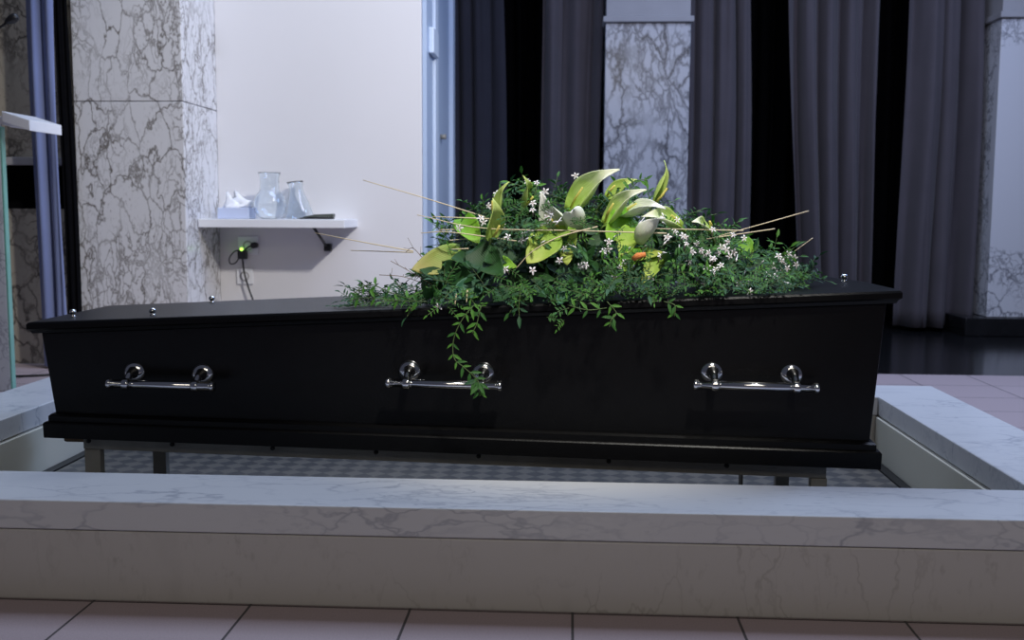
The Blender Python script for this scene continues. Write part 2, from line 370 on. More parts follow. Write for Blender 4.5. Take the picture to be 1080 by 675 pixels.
# ------------------------------------------------------------------ marble kerbs around the sunken basin
def kerb(label, x0, x1, y0, y1, group=None):
    t = thing('marble_kerb', label, 'kerb', ((x0+x1)/2, (y0+y1)/2, 0))
    obj('kerb_base', box(BM(), x0+.002, x1-.002, y0+.003, y1-.003, 0, .1475), 'kerb_base', t, bevel=.003)
    obj('coping', box(BM(), x0, x1, y0, y1, .1495, .21), 'kerb', t, bevel=.0035, seg=3)
kerb('long marble kerb in front of the coffin', -1.83, 1.245, 2.017, 2.247)
kerb('marble kerb running back along the right, past the head end', 1.0, 1.245, 2.2485, 3.615)
kerb('marble kerb running back along the left, past the foot end', -1.83, -1.59, 2.2485, 3.615)
K = [o for o in bpy.data.objects if o.name.startswith('marble_kerb')]
obj('inner_panel', box(BM(), .990, .9985, 2.26, 3.37, .012, .146), 'liner', K[1], bevel=.002)
obj('inner_panel', box(BM(), -1.5885, -1.580, 2.26, 3.37, .012, .146), 'liner', K[2], bevel=.002)
kerb('marble kerb behind the coffin, joining both side kerbs', -1.588, .998, 3.38, 3.615)
tp = thing('tread_plate', 'chequered metal platform under the coffin inside the kerbs', 'platform', (-.3, 2.8, 0))
obj('plate', box(BM(), -1.548, .959, 2.27, 3.36, .004, .010), 'tread', tp, bevel=.002)
obj('dark_gap_strip', box(BM(), .960, .989, 2.27, 3.36, .004, .014), 'black', tp, bevel=.002)  # black strip put in for the dark gap along the kerb
obj('dark_gap_strip', box(BM(), -1.579, -1.549, 2.27, 3.36, .004, .014), 'black', tp, bevel=.002)  # the same dark gap drawn as a strip on the left

# ------------------------------------------------------------------ bier frame under the coffin
t = thing('bier_frame', 'low grey metal frame carrying the coffin', 'stand', (-.33, 2.75, .01))
ZT = .211
def rail(bm, a, b, h=.036, w=.03):
    a = Vector(a); b = Vector(b); d = (b-a).normalized(); n = Vector((-d.y, d.x, 0))*w/2
    loft(bm, [[(a-n).to_tuple(), (a+n).to_tuple(), (a+n-Vector((0,0,h))).to_tuple(), (a-n-Vector((0,0,h))).to_tuple()],
              [(b-n).to_tuple(), (b+n).to_tuple(), (b+n-Vector((0,0,h))).to_tuple(), (b-n-Vector((0,0,h))).to_tuple()]]); return bm
r1 = obj('long_rail', rail(BM(), (-1.265, 2.63, ZT), (.612, 2.465, ZT)), 'chrome_dark', t, bevel=.002)
obj('long_rail', rail(BM(), (-1.265, 2.95, ZT), (.60, 2.83, ZT)), 'chrome_dark', t, bevel=.002)
obj('cross_rail', rail(BM(), (-1.248, 2.646, ZT-.001), (-1.248, 2.934, ZT-.001)), 'chrome_dark', t, bevel=.002)
obj('cross_rail', rail(BM(), (.59, 2.483, ZT-.001), (.59, 2.813, ZT-.001)), 'chrome_dark', t, bevel=.002)
for x, y, w in ((-1.244, 2.63, .042), (.595, 2.467, .038), (-1.195, 2.95, .04), (.585, 2.83, .036)):
    obj('leg', box(BM(), x-w/2, x+w/2, y-.0135, y+.0135, .0115, ZT-.037), 'chrome_dark', t, bevel=.002)
for x in (-1.25, -1.02, -.75, -.48, -.22, .1, .38):
    y = 2.63 - (x+1.265)*.0879 - .0165
    obj('bolt', lathe(BM(), [(0, .004), (.005, .004), (.006, 0), (.006, -.004)], (x, y, ZT-.014), (0, -1, 0), 10), 'black', r1)
obj('caster', lathe(BM(), [(0, -.012), (.018, -.012), (.022, -.008), (.022, .008), (.018, .012), (0, .012)], (.455, 2.60, .034), (1, 0, 0), 20), 'black', t)
obj('caster_fork', box(BM(), .433, .439, 2.585, 2.615, .034, ZT-.002), 'chrome_dark', t)
tag(obj('wood_block', box(BM(), -1.335, -1.275, 2.645, 2.70, .185, ZT+.001), 'wood', bevel=.006),
    'small raw wooden block under the foot end of the coffin', 'block')

# ------------------------------------------------------------------ coffin
def zl(x): return .513 + (x+1.377)*.0541          # top of the lid, rising to the head end
LID = [(-1.377, 2.56), (.747, 2.38), (.751, 2.435), (.748, 2.68), (.713, 2.92), (-1.385, 3.046)]
cx, cy = -.33, 2.72
def inset(poly, dx, dy):
    out = []
    for x, y in poly: out.append((x + (dx if x < cx else -dx), y + (dy if y < cy else -dy)))
    return out
t = thing('coffin', 'black lacquered coffin with chrome handles on a metal frame', 'coffin', (-.33, 2.72, .213))
def ring(poly, zf): return [(x, y, zf(x)) for x, y in poly]
lid = obj('lid', loft(BM(), [ring(inset(LID, .010, .010), lambda x: zl(x)-.030), ring(inset(LID, .006, .006), lambda x: zl(x)-.022), ring(LID, lambda x: zl(x)-.018), ring(LID, lambda x: zl(x)-.006),
                       ring(inset(LID, .004, .004), lambda x: zl(x)-.0012), ring(inset(LID, .012, .012), lambda x: zl(x))]), 'coffin', t)
top = inset(LID, .028, .022); bot = inset(LID, .048, .040)
obj('body', loft(BM(), [ring(bot, lambda x: .2135), ring(bot, lambda x: .27), ring(top, lambda x: zl(x)-.0305)]), 'coffin', t, bevel=.003)
obj('base_moulding', loft(BM(), [ring(inset(LID, .028, .012), lambda x: .213), ring(inset(LID, .027, .011), lambda x: .250), ring(inset(LID, .030, .014), lambda x: .2535),
                                 ring(inset(LID, .037, .022), lambda x: .2545), ring(inset(LID, .037, .022), lambda x: .268), ring(inset(LID, .041, .030), lambda x: .2725), ring(inset(LID, .0475, .0395), lambda x: .2735)]), 'coffin', t)
def face_y(x, z):
    yt = 2.582 - (x+1.349)*.0848; k = (z-.27)/(zl(x)-.03-.27); return yt + .018*(1-k)
for hx, hz in ((-1.012, .366), (-.297, .388), (.428, .404)):
    fy = face_y(hx, hz); by = fy-.056; sl = -.0848
    def q(dx, dy=0, dz=0): return (hx+dx, by+dx*sl+dy, hz+dz)
    hb = obj('handle', tube(BM(), [q(-.132), q(.132)], .0102, 20), 'chrome', t)
    for s in (-1, 1):
        a = q(s*.1335); d = Vector((1, sl, 0)).normalized()
        obj('end_cap', lathe(BM(), [(0, -.004), (.0110, -.004), (.0130, -.0015), (.0130, .004), (.0110, .007), (0, .0072)], a, d*s, 20), 'chrome', hb)
        c = Vector((hx+s*.091, face_y(hx+s*.091, hz+.022), hz+.022))
        obj('rosette', lathe(BM(), [(0, .012), (.012, .012), (.019, .009), (.0255, .004), (.0275, .0005), (.0275, -.002)], c, (0, -1, .03), 28), 'chrome', hb)
        p0 = c + Vector((0, -.004, 0)); p2 = Vector(q(s*.091))
        br = BM(); tube(br, bez([p0, p0+Vector((0, -.026, -.002)), p2+Vector((0, .010, .008)), p2], 6), [.0185, .0165, .0145, .013, .0115, .0105, .0098, .0092, .0088, .0086, .0086, .0086, .0086, .0088, .009, .0095, .010, .0105, .0105], 16)
        lathe(br, [(.0103, -.0085), (.0132, -.0085), (.0142, -.005), (.0142, .005), (.0132, .0085), (.0103, .0085)], p2, d, 20)
        obj('bracket', br, 'chrome', hb)
def lid_screw(x, y):
    bm = BM(); z = zl(x)-.0005
    lathe(bm, [(.0075, 0), (.0075, .002), (.0045, .003), (.0042, .005), (.0075, .0065), (.0090, .011), (.0078, .0155), (.0045, .0180), (0, .0186)], (x, y, z), seg=20)
    obj('lid_screw', bm, 'chrome', lid)
for x, y in ((-1.322, 2.70), (-1.072, 2.62), (-1.045, 2.99), (.705, 2.72), (.05, 2.94)): lid_screw(x, y)

# ------------------------------------------------------------------ shelf and what stands on it
ZS = .752
t = thing('wall_shelf', 'white shelf fixed to the white wall beside the wide pillar', 'shelf', (-1.55, 5.69, ZS))
obj('board', box(BM(), -1.936, -1.165, 5.36, 5.699, ZS-.044, ZS), 'shelf', t, bevel=.003)
bm = BM(); tube(bm, [(-1.352, 5.47, ZS-.046), (-1.33, 5.67, ZS-.155)], .008, 8); box(bm, -1.348, -1.308, 5.665, 5.699, ZS-.175, ZS-.135)
obj('bracket', bm, 'black', t)
# tissue box
t = thing('tissue_box', 'pale blue tissue box with crumpled white tissue on the shelf', 'tissue box', (-1.75, 5.5, ZS))
obj('box', box(BM(), -1.86, -1.69, 5.44, 5.56, ZS+.0005, ZS+.058), 'box', t, bevel=.004)
bm = BM(); rnd = random.Random(3); n, mrows = 26, 9; G = []
for j in range(mrows):
    s = j/(mrows-1); row = []
    for i in range(n):
        a = 2*pi*i/n; r = .078*(1-.72*s**1.2)*(1+.22*sin(3*a+1+2.5*s)+.16*sin(7*a+2.2-3*s))
        row.append(bm.verts.new((-1.787 + r*cos(a)*(.9+.2*s) + .022*sin(4*s), 5.50 + r*sin(a)*.6, ZS+.0585 + .062*s + s*.022*sin(2*a+.6) + .012*s*sin(5*a+6*s))))
    G.append(row)
for j in range(mrows-1):
    for i in range(n): bm.faces.new((G[j][i], G[j][(i+1) % n], G[j+1][(i+1) % n], G[j+1][i])).smooth = True
o = obj('tissue', bm, 'tissue', t); o.modifiers.new('s', 'SOLIDIFY').thickness = .002
# glass vases
def vase(label, c, prof, tilt=(0, 0, 1)):
    bm = BM(); th = .003
    inner = [(max(r-th, 0), h + (th if i == len(prof)-1 else 0)) for i, (r, h) in enumerate(prof[::-1])]
    inner[-1] = (0, prof[0][1]+.006)
    lathe(bm, prof + inner, c, tilt, 36)
    bmesh.ops.remove_doubles(bm, verts=bm.verts, dist=1e-4)
    return tag(obj('glass_vase', bm, 'glass'), label, 'vase', )
vase('round bellied clear glass vase with straight neck on the shelf', (-1.582, 5.455, ZS+.001), [(0, 0), (.040, 0), (.062, .010), (.079, .035), (.086, .065), (.084, .095), (.072, .123), (.056, .142), (.050, .155), (.049, .185), (.050, .215), (.056, .238), (.060, .242)])
vase('cone shaped clear glass vase behind the round vase', (-1.462, 5.605, ZS+.002), [(0, 0), (.070, 0), (.078, .008), (.072, .04), (.058, .085), (.042, .135), (.036, .165), (.040, .19), (.045, .2)], (-.12, 0, 1))
t = thing('hand_tool', 'flat dark olive tool lying at the right end of the shelf', 'tool', (-1.33, 5.47, ZS))
bm = BM(); loft(bm, [[(-1.425, 5.455, ZS+.001), (-1.425, 5.475, ZS+.001), (-1.425, 5.475, ZS+.008), (-1.425, 5.455, ZS+.008)],
    [(-1.36, 5.445, ZS+.001), (-1.36, 5.485, ZS+.001), (-1.36, 5.485, ZS+.012), (-1.36, 5.445, ZS+.012)],
    [(-1.245, 5.445, ZS+.001), (-1.245, 5.485, ZS+.001), (-1.245, 5.485, ZS+.012), (-1.245, 5.445, ZS+.012)]])
obj('lower_arm', bm, 'black', t, bevel=.002)
bm = BM(); loft(bm, [[(-1.405, 5.448, ZS+.010), (-1.405, 5.482, ZS+.010), (-1.405, 5.482, ZS+.014), (-1.405, 5.448, ZS+.014)],
    [(-1.34, 5.443, ZS+.0125), (-1.34, 5.487, ZS+.0125), (-1.34, 5.487, ZS+.026), (-1.34, 5.443, ZS+.026)],
    [(-1.242, 5.443, ZS+.0125), (-1.242, 5.487, ZS+.0125), (-1.242, 5.487, ZS+.030), (-1.242, 5.443, ZS+.030)]])
obj('upper_arm', bm, 'olive', t, bevel=.004)
# sockets and adapter
def socket(label, x0, x1, z0, z1, plug=False):
    t = thing('wall_socket', label, 'socket', ((x0+x1)/2, 5.699, (z0+z1)/2))
    obj('face_plate', box(BM(), x0, x1, 5.688, 5.6995, z0, z1), 'shelf', t, bevel=.004)
    xm, zm = (x0+x1)/2, (z0+z1)/2
    obj('socket_ring', lathe(BM(), [(.026, 0), (.027, .004), (.021, .004), (.019, -.001), (0, -.001)], (xm, 5.6885, zm), (0, -1, 0), 24), 'cap', t)
socket('upper white wall socket below the shelf, a plug in it', -1.835, -1.72, .552, .655)
socket('lower white wall socket, nothing plugged in', -1.845, -1.755, .388, .478)
t = thing('power_adapter', 'black adapter with glowing green light hanging under the shelf', 'adapter', (-1.80, 5.66, .57))
obj('adapter_body', box(BM(), -1.822, -1.775, 5.635, 5.678, .53, .578), 'black', t, bevel=.006)
obj('indicator_light', lathe(BM(), [(.009, 0), (.008, .006), (.004, .010), (0, .011)], (-1.798, 5.64, .585), (0, -1, .3), 16), 'led', t)
obj('plug', tube(BM(), [(-1.733, 5.687, .606), (-1.733, 5.64, .606)], .017, 16), 'black', t)
cb = BM(); tube(cb, bez([(-1.735, 5.645, .606), (-1.765, 5.65, .596), (-1.79, 5.655, .575)]), .0045, 8)
tube(cb, bez([(-1.80, 5.655, .54), (-1.79, 5.655, .45), (-1.765, 5.655, .36), (-1.735, 5.655, .27), (-1.70, 5.66, .1), (-1.70, 5.66, .006)]), .0052, 8)
tube(cb, bez([(-1.81, 5.655, .58), (-1.845, 5.655, .57), (-1.872, 5.655, .535), (-1.868, 5.655, .505), (-1.84, 5.655, .508), (-1.815, 5.655, .54)]), .0035, 8)
obj('cable', cb, 'black', t)

# ------------------------------------------------------------------ lectern at the left, microphone
t = thing('lectern', 'marble lectern at the left edge with sloping white top', 'lectern', (-2.75, 4.55, 0))
obj('side_panel', box(BM(), -2.95, -2.447, 4.40, 4.43, 0, 1.16), 'lectern', t, bevel=.004)
obj('glass_edge', box(BM(), -2.4465, -2.438, 4.40, 4.43, 0, 1.15), 'glassedge', t, bevel=.002)
def slope(x): return 1.193 - (x+2.45)*.10
bm = BM(); loft(bm, [[(x, 4.36, slope(x)), (x, 4.62, slope(x)), (x, 4.62, slope(x)-h), (x, 4.36, slope(x)-h)] for x, h in ((-3.1, .03), (-2.42, .03), (-2.375, .042))])
obj('desk_top', bm, 'shelf', t, bevel=.003)
bm = BM(); loft(bm, [[(x, 4.34, z), (x, 4.62, z), (x, 4.62, z-.045), (x, 4.34, z-.045)] for x, z in ((-2.40, 1.21), (-2.28, 1.172))])
obj('desk_lip', bm, 'shelf', t, bevel=.003)
t = thing('microphone', 'black gooseneck microphone above the lectern', 'microphone', (-2.75, 4.5, 1.22))
obj('gooseneck', tube(BM(), bez([(-2.75, 4.5, 1.226), (-2.72, 4.5, 1.4), (-2.60, 4.5, 1.54), (-2.48, 4.5, 1.582), (-2.445, 4.5, 1.603)]), .006, 8), 'black', t)
obj('microphone_head', lathe(BM(), [(0, -.03), (.010, -.028), (.015, -.015), (.020, 0), (.020, .018), (.014, .03), (0, .034)], (-2.425, 4.5, 1.615), (1, 0, .5), 20), 'black', t)
tag(obj('floor_cable', tube(BM(), bez([(-2.75, 4.75, .006), (-2.55, 4.80, .006), (-2.3, 4.95, .006), (-2.0, 5.0, .006), (-1.70, 5.3, .006), (-1.69, 5.6, .006)]), .006, 8), 'black'), 'thin black cable lying across the tiles by the lectern', 'cable')

# ------------------------------------------------------------------ flower arrangement
FLOWERS = [
  ('pale', (-0.001, 2.66, 0.802), (0.079, 2.6, 0.903), 0.071, 0.9),
  ('pale', (0.084, 2.6, 0.77), (0.142, 2.54, 0.855), 0.057, 0.8),
  ('lime', (0.204, 2.66, 0.82), (0.245, 2.66, 0.903), 0.040, 0.9),
  ('white', (0.126, 2.62, 0.789), (0.202, 2.58, 0.826), 0.057, 0.8),
  ('white', (0.025, 2.56, 0.761), (-0.003, 2.5, 0.809), 0.057, 1.2),
  ('white', (-0.022, 2.6, 0.76), (-0.066, 2.56, 0.82), 0.061, 0.9),
  ('white', (0.171, 2.53, 0.726), (0.199, 2.5, 0.79), 0.057, 1.2),
  ('pale', (0.27, 2.62, 0.761), (0.199, 2.56, 0.803), 0.061, 0.9),
  ('lime', (0.094, 2.72, 0.837), (0.143, 2.7, 0.88), 0.043, 0.6),
  ('lime', (-0.119, 2.66, 0.811), (-0.093, 2.6, 0.867), 0.047, 0.7),
  ('lime', (-0.184, 2.62, 0.787), (-0.171, 2.6, 0.858), 0.035, 0.7),
  ('lime', (-0.187, 2.54, 0.737), (-0.166, 2.5, 0.806), 0.052, 0.5),
  ('pale', (0.333, 2.58, 0.756), (0.306, 2.54, 0.783), 0.038, 0.6),
]
LEAVES = [
  ('bright', (-0.266, 2.56, 0.782), (-0.218, 2.5, 0.724), 0.059),
  ('yellow', (-0.041, 2.5, 0.748), (-0.1, 2.45, 0.678), 0.077),
  ('yellow', (-0.012, 2.54, 0.766), (-0.006, 2.47, 0.673), 0.055),
  ('bright', (0.149, 2.56, 0.789), (0.087, 2.48, 0.736), 0.077),
  ('yellow', (0.151, 2.52, 0.762), (0.121, 2.47, 0.696), 0.059),
  ('bright', (0.15, 2.48, 0.714), (0.125, 2.45, 0.659), 0.055),
  ('yellow', (0.138, 2.5, 0.7), (0.217, 2.46, 0.706), 0.034),
  ('yellow', (0.212, 2.48, 0.701), (0.168, 2.44, 0.634), 0.041),
  ('brown', (-0.261, 2.54, 0.695), (-0.378, 2.48, 0.66), 0.073),
  ('bright', (0.427, 2.62, 0.734), (0.449, 2.58, 0.678), 0.041),
  ('dark', (-0.23, 2.5, 0.711), (-0.157, 2.44, 0.651), 0.077),
  ('dark', (-0.14, 2.52, 0.71), (-0.203, 2.46, 0.681), 0.059),
  ('teal', (-0.215, 2.46, 0.627), (-0.282, 2.42, 0.598), 0.055),
  ('teal', (-0.001, 2.46, 0.629), (-0.027, 2.42, 0.583), 0.036),
  ('dark', (-0.31, 2.5, 0.657), (-0.224, 2.44, 0.641), 0.059),
  ('dark', (-0.138, 2.5, 0.625), (-0.179, 2.44, 0.588), 0.050),
  ('bright', (-0.184, 2.5, 0.688), (-0.125, 2.46, 0.668), 0.036),
  ('dark', (-0.092, 2.5, 0.625), (-0.034, 2.44, 0.603), 0.045),
  ('dark', (0.25, 2.54, 0.671), (0.221, 2.46, 0.631), 0.045),
  ('dark', (0.366, 2.56, 0.671), (0.381, 2.5, 0.629), 0.045),
]
STICKS = [
   [(-0.509, 2.56, 0.874), (-0.357, 2.56, 0.831), (-0.209, 2.58, 0.785)] ,
   [(-0.364, 2.48, 0.79), (-0.21, 2.48, 0.76), (0.02, 2.47, 0.755), (0.226, 2.47, 0.75)] ,
   [(-0.333, 2.52, 0.786), (-0.187, 2.54, 0.781)] ,
   [(-0.361, 2.52, 0.746), (-0.287, 2.5, 0.749), (-0.127, 2.5, 0.729)] ,
   [(-0.319, 2.54, 0.754), (-0.227, 2.55, 0.755)] ,
   [(-0.646, 2.62, 0.743), (-0.526, 2.6, 0.722), (-0.392, 2.6, 0.699)] ,
   [(-0.124, 2.42, 0.668), (-0.086, 2.42, 0.708), (-0.025, 2.43, 0.741), (0.064, 2.46, 0.765)] ,
   [(-0.291, 2.52, 0.729), (-0.248, 2.55, 0.732)] ,
   [(-0.285, 2.5, 0.708), (-0.243, 2.5, 0.71)] ,
   [(0.354, 2.52, 0.743), (0.582, 2.6, 0.804)] ,
   [(0.323, 2.5, 0.737), (0.49, 2.54, 0.761)] ,
   [(0.197, 2.47, 0.761), (0.409, 2.5, 0.757)] ,
   [(-0.554, 2.62, 0.699), (-0.392, 2.6, 0.696)] ,
   [(0.557, 2.66, 0.698), (0.612, 2.68, 0.736)] ,
   [(-0.238, 2.42, 0.616), (-0.239, 2.41, 0.588)] ,
   [(-0.264, 2.42, 0.607), (-0.266, 2.41, 0.583)] ,
]
JASMINE = [(-0.086, 2.43, 0.663), (0.267, 2.5, 0.744), (0.359, 2.5, 0.717), (0.331, 2.47, 0.691), (0.32, 2.47, 0.673), (0.335, 2.46, 0.645), (0.316, 2.46, 0.634), (0.302, 2.46, 0.647), (0.418, 2.44, 0.618), (0.421, 2.47, 0.636), (0.188, 2.44, 0.645), (0.547, 2.58, 0.69), (0.533, 2.58, 0.699), (0.552, 2.58, 0.674), (0.525, 2.58, 0.678), (-0.107, 2.6, 0.874), (-0.084, 2.6, 0.87), (-0.207, 2.5, 0.774), (-0.214, 2.5, 0.783), (-0.159, 2.5, 0.768), (-0.062, 2.56, 0.848), (-0.068, 2.56, 0.839), (-0.091, 2.54, 0.82), (-0.056, 2.52, 0.788), (-0.044, 2.52, 0.797), (0.012, 2.6, 0.888), (-0.181, 2.58, 0.843), (-0.2, 2.56, 0.813), (0.249, 2.5, 0.754), (0.276, 2.5, 0.739), (0.301, 2.5, 0.725), (0.231, 2.5, 0.741), (0.35, 2.48, 0.706), (0.37, 2.5, 0.712), (0.391, 2.52, 0.705), (0.317, 2.48, 0.702), (0.091, 2.46, 0.73), (-0.024, 2.45, 0.685), (0.025, 2.45, 0.672), (0.038, 2.45, 0.676), (0.078, 2.46, 0.707), (-0.147, 2.49, 0.739), (-0.115, 2.49, 0.732), (-0.111, 2.49, 0.746), (-0.304, 2.4, 0.579), (0.089, 2.46, 0.712), (0.213, 2.46, 0.697), (0.288, 2.48, 0.706), (0.49, 2.54, 0.671), (0.462, 2.52, 0.651), (0.504, 2.54, 0.666), (0.223, 2.52, 0.788), (0.257, 2.54, 0.781), (-0.013, 2.46, 0.713), (-0.266, 2.5, 0.76), (0.377, 2.52, 0.73), (0.397, 2.46, 0.632), (-0.151, 2.45, 0.664), (0.28, 2.47, 0.684), (0.341, 2.46, 0.667)]
SIL = [(-0.58, 0.564), (-0.519, 0.584), (-0.47, 0.594), (-0.421, 0.633), (-0.373, 0.686), (-0.313, 0.73), (-0.265, 0.773), (-0.205, 0.823), (-0.146, 0.837), (-0.099, 0.856), (-0.028, 0.847), (0.043, 0.847), (0.114, 0.836), (0.208, 0.817), (0.279, 0.79), (0.349, 0.762), (0.42, 0.73), (0.49, 0.702), (0.556, 0.67), (0.585, 0.642)]
VINES = [
   [(-0.219, 2.385, 0.584), (-0.236, 2.375, 0.565), (-0.255, 2.37, 0.534), (-0.266, 2.37, 0.497), (-0.262, 2.36, 0.463), (-0.242, 2.35, 0.447), (-0.218, 2.35, 0.426), (-0.205, 2.35, 0.409), (-0.202, 2.35, 0.378)] ,
   [(-0.203, 2.38, 0.584), (-0.211, 2.375, 0.545), (-0.222, 2.37, 0.52)] ,
   [(0.085, 2.36, 0.598), (0.106, 2.35, 0.573), (0.095, 2.34, 0.559), (0.091, 2.34, 0.542)] ,
   [(0.212, 2.35, 0.6), (0.236, 2.34, 0.592), (0.235, 2.34, 0.567)] ,
   [(-0.356, 2.42, 0.588), (-0.437, 2.5, 0.604), (-0.493, 2.55, 0.618), (-0.536, 2.55, 0.594)] ,
   [(-0.343, 2.52, 0.668), (-0.382, 2.54, 0.708), (-0.401, 2.54, 0.699)] ,
   [(-0.333, 2.5, 0.623), (-0.391, 2.5, 0.657), (-0.432, 2.5, 0.679)] ,
   [(-0.347, 2.52, 0.621), (-0.402, 2.5, 0.641), (-0.46, 2.5, 0.645)] ,
   [(0.125, 2.6, 0.819), (0.145, 2.6, 0.854), (0.154, 2.6, 0.882)] ,
   [(0.145, 2.6, 0.854), (0.17, 2.6, 0.877), (0.189, 2.6, 0.877)] ,
   [(-0.331, 2.4, 0.59), (-0.404, 2.44, 0.588), (-0.491, 2.48, 0.591), (-0.539, 2.5, 0.58)] ,
   [(-0.097, 2.58, 0.818), (-0.102, 2.58, 0.848), (-0.107, 2.6, 0.872)] ,
   [(-0.097, 2.58, 0.825), (-0.085, 2.58, 0.848), (-0.084, 2.6, 0.87)] ,
   [(-0.173, 2.6, 0.818), (-0.166, 2.6, 0.844), (-0.178, 2.6, 0.855)] ,
   [(0.462, 2.58, 0.648), (0.519, 2.58, 0.643), (0.557, 2.56, 0.627)] ,
   [(0.085, 2.36, 0.583), (0.042, 2.36, 0.578), (-0.001, 2.37, 0.587)] ,
   [(0.484, 2.58, 0.683), (0.525, 2.58, 0.69), (0.547, 2.58, 0.695)] ,
]

FLOWERS = [(k, (a[0], a[1]-.05, a[2]), (c[0], c[1]-.06, c[2]), w*1.15, q) for k, a, c, w, q in FLOWERS]
FA = thing('flower_arrangement', 'large spray of green and cream flowers lying on the coffin lid', 'flowers', (.1, 2.62, zl(.1)))
UPV = Vector((0, 0, 1))
def sheet(bm, base, tip, w, cup=.5, bow=.15, nrm=None, shape='leaf', nu=8, nv=10, uvl=None, mi=0, curl=0.):
    """a leaf or spathe from base to tip; cup bends it across, bow bends it along"""
    b = Vector(base); d = Vector(tip)-b; L = d.length; t = d.normalized()
    n = Vector(nrm) if nrm else Vector((0, -1, .45)); n = (n - t*n.dot(t)).normalized(); s = t.cross(n)
    uvl = uvl or bm.loops.layers.uv.verify(); G = []
    for j in range(nv+1):
        v = j/nv
        if shape == 'heart': ww = (sin(pi*min(1, v*.93+.07)**.62))**.75
        elif shape == 'spathe': ww = (sin(pi*(v*.96+.04)**.72))**.9
        else: ww = sin(pi*(v*.97+.03)**.8)**.95
        ww = max(ww, .02); row = []
        for i in range(nu+1):
            u = i/nu*2-1; h = w/2*ww
            if cup > .01: th = u*cup*1.35; x = sin(th)/(cup*1.35)*h; z = (1-cos(th))/(cup*1.35)*h
            else: x = u*h; z = 0
            z += bow*L*(-(2*v-1)**2+1)*-1 + curl*L*max(0, v-.7)**2*-6 
            z += .04*w*sin(v*9+u*3)*abs(u)
            row.append((b + t*(v*L) + s*x + n*z, (i/nu, v)))
        G.append([(bm.verts.new(p), q) for p, q in row])
    for j in range(nv):
        for i in range(nu):
            c = (G[j][i], G[j][i+1], G[j+1][i+1], G[j+1][i]); f = bm.faces.new([k[0] for k in c]); f.smooth = True; f.material_index = mi
            for lp, k in zip(f.loops, c): lp[uvl].uv = k[1]
def solid(o, th=.0012):
    o.modifiers.new('thickness', 'SOLIDIFY').thickness = th; return o
rnd = random.Random(11)
NRM = [(-.8, -.7, .4), (-.6, -.6, .7), (1, -.45, .1), (.1, -.5, .9), (-.3, .7, .6), (-.5, -.8, .4), (-.6, .6, .7), (.4, -.6, .8), (-.5, -.7, .5), (.9, -.6, .2), (-.9, -.6, .1), (.7, -.8, .2), (.2, -.6, .6)]
for (kind, b, tp_, w, cup), nr in zip(FLOWERS, NRM):
    bm = BM(); cup = cup*.8+.25; w *= 1.3 if kind != 'lime' else 1.15; D_ = (Vector(tp_)-Vector(b)).normalized(); nn = Vector(nr); nn = (nn-D_*nn.dot(D_)).normalized()
    tp_ = Vector(tp_)+D_*.012; b = Vector(b)-D_*.006
    sheet(bm, b, tp_, w, cup, .10, nr, 'spathe', 14, 16, curl=.45)
    o = solid(obj('spathe', bm, kind, FA))
    B = Vector(b); D = Vector(tp_)-B
    obj('spadix', tube(BM(), [B+D*.08+nn*.003, B+D*.28+nn*.011, B+D*.5+nn*.014], [.0028, .0034, .0024], 8), 'yellow_spadix', o)
    obj('flower_stem', tube(BM(), bez([B, B-D*.4+Vector((0, .02, -.03)), Vector((B.x*.8+.02, 2.68, zl(B.x)+.06))]), .003, 6), 'stem', o)
for kind, b, tp_, w in LEAVES:
    bm = BM(); w *= 1.12; nr = (rnd.uniform(-.35, .35), -1, rnd.uniform(.2, .7))
    sheet(bm, b, tp_, w, rnd.uniform(.25, .6), .08, nr, 'heart', 10, 12)
    o = solid(obj('broad_leaf', bm, kind, FA), .0009)
o = obj('spadix', tube(BM(), [(.146, 2.420, .692), (.156, 2.413, .699), (.174, 2.410, .703)], [.006, .0078, .005], 10), 'orange', FA)
for s in STICKS:
    p = bez(s, 8); n = len(p)
    obj('reed', tube(BM(), p, [.0017*(1-.45*(i/n if s[0][0] > s[-1][0] else 1-i/n)) for i in range(n)], 6), 'reed', FA)

SIL_ = [(x, z if x > -.35 else zl(x) + (z-zl(x))*.45) for x, z in SIL]
def sil(x):
    if x <= SIL_[0][0] or x >= SIL_[-1][0]: return zl(x)
    for (a, za), (b, zb) in zip(SIL_, SIL_[1:]):
        if a <= x <= b: return za + (zb-za)*(x-a)/(b-a)
def mound(x, y):
    """height of the foliage heap above the lid"""
    H = max(sil(x)-zl(x)-.015, .008); yc = 2.66; hy = (.25 if y < yc else .24)*min(1, .45+H*3.2)
    t = (y-yc)/hy; return H*max(0, 1-abs(t)**2.0)**.75 if abs(t) < 1 else 0
def leaflet(bm, uvl, p, d, n, L, w, mi):
    """pointed leaflet folded along its midrib"""
    d = d.normalized(); s = d.cross(n)
    if s.length < 1e-4: s = d.orthogonal()
    s.normalize(); n = s.cross(d)
    a = p; m1 = p + d*L*.38 - n*.02*L; m2 = p + d*L*.72 - n*.06*L; e = p + d*L - n*.18*L
    l1 = p + d*L*.36 + s*w*.5 + n*w*.18; l2 = p + d*L*.7 + s*w*.36 + n*(w*.12-.05*L); r1 = p + d*L*.36 - s*w*.5 + n*w*.18; r2 = p + d*L*.7 - s*w*.36 + n*(w*.12-.05*L)
    V = [bm.verts.new(q) for q in (a, m1, m2, e, l1, l2, r1, r2)]
    uv = [(.5, 0), (.5, .4), (.5, .7), (.5, 1), (0, .4), (.15, .7), (1, .4), (.85, .7)]
    for f in ((0, 1, 4), (1, 2, 5, 4), (2, 3, 5), (0, 6, 1), (1, 6, 7, 2), (2, 7, 3)):
        F = bm.faces.new([V[i] for i in f]); F.material_index = mi; F.smooth = True
        for lp, i in zip(F.loops, f): lp[uvl].uv = uv[i]
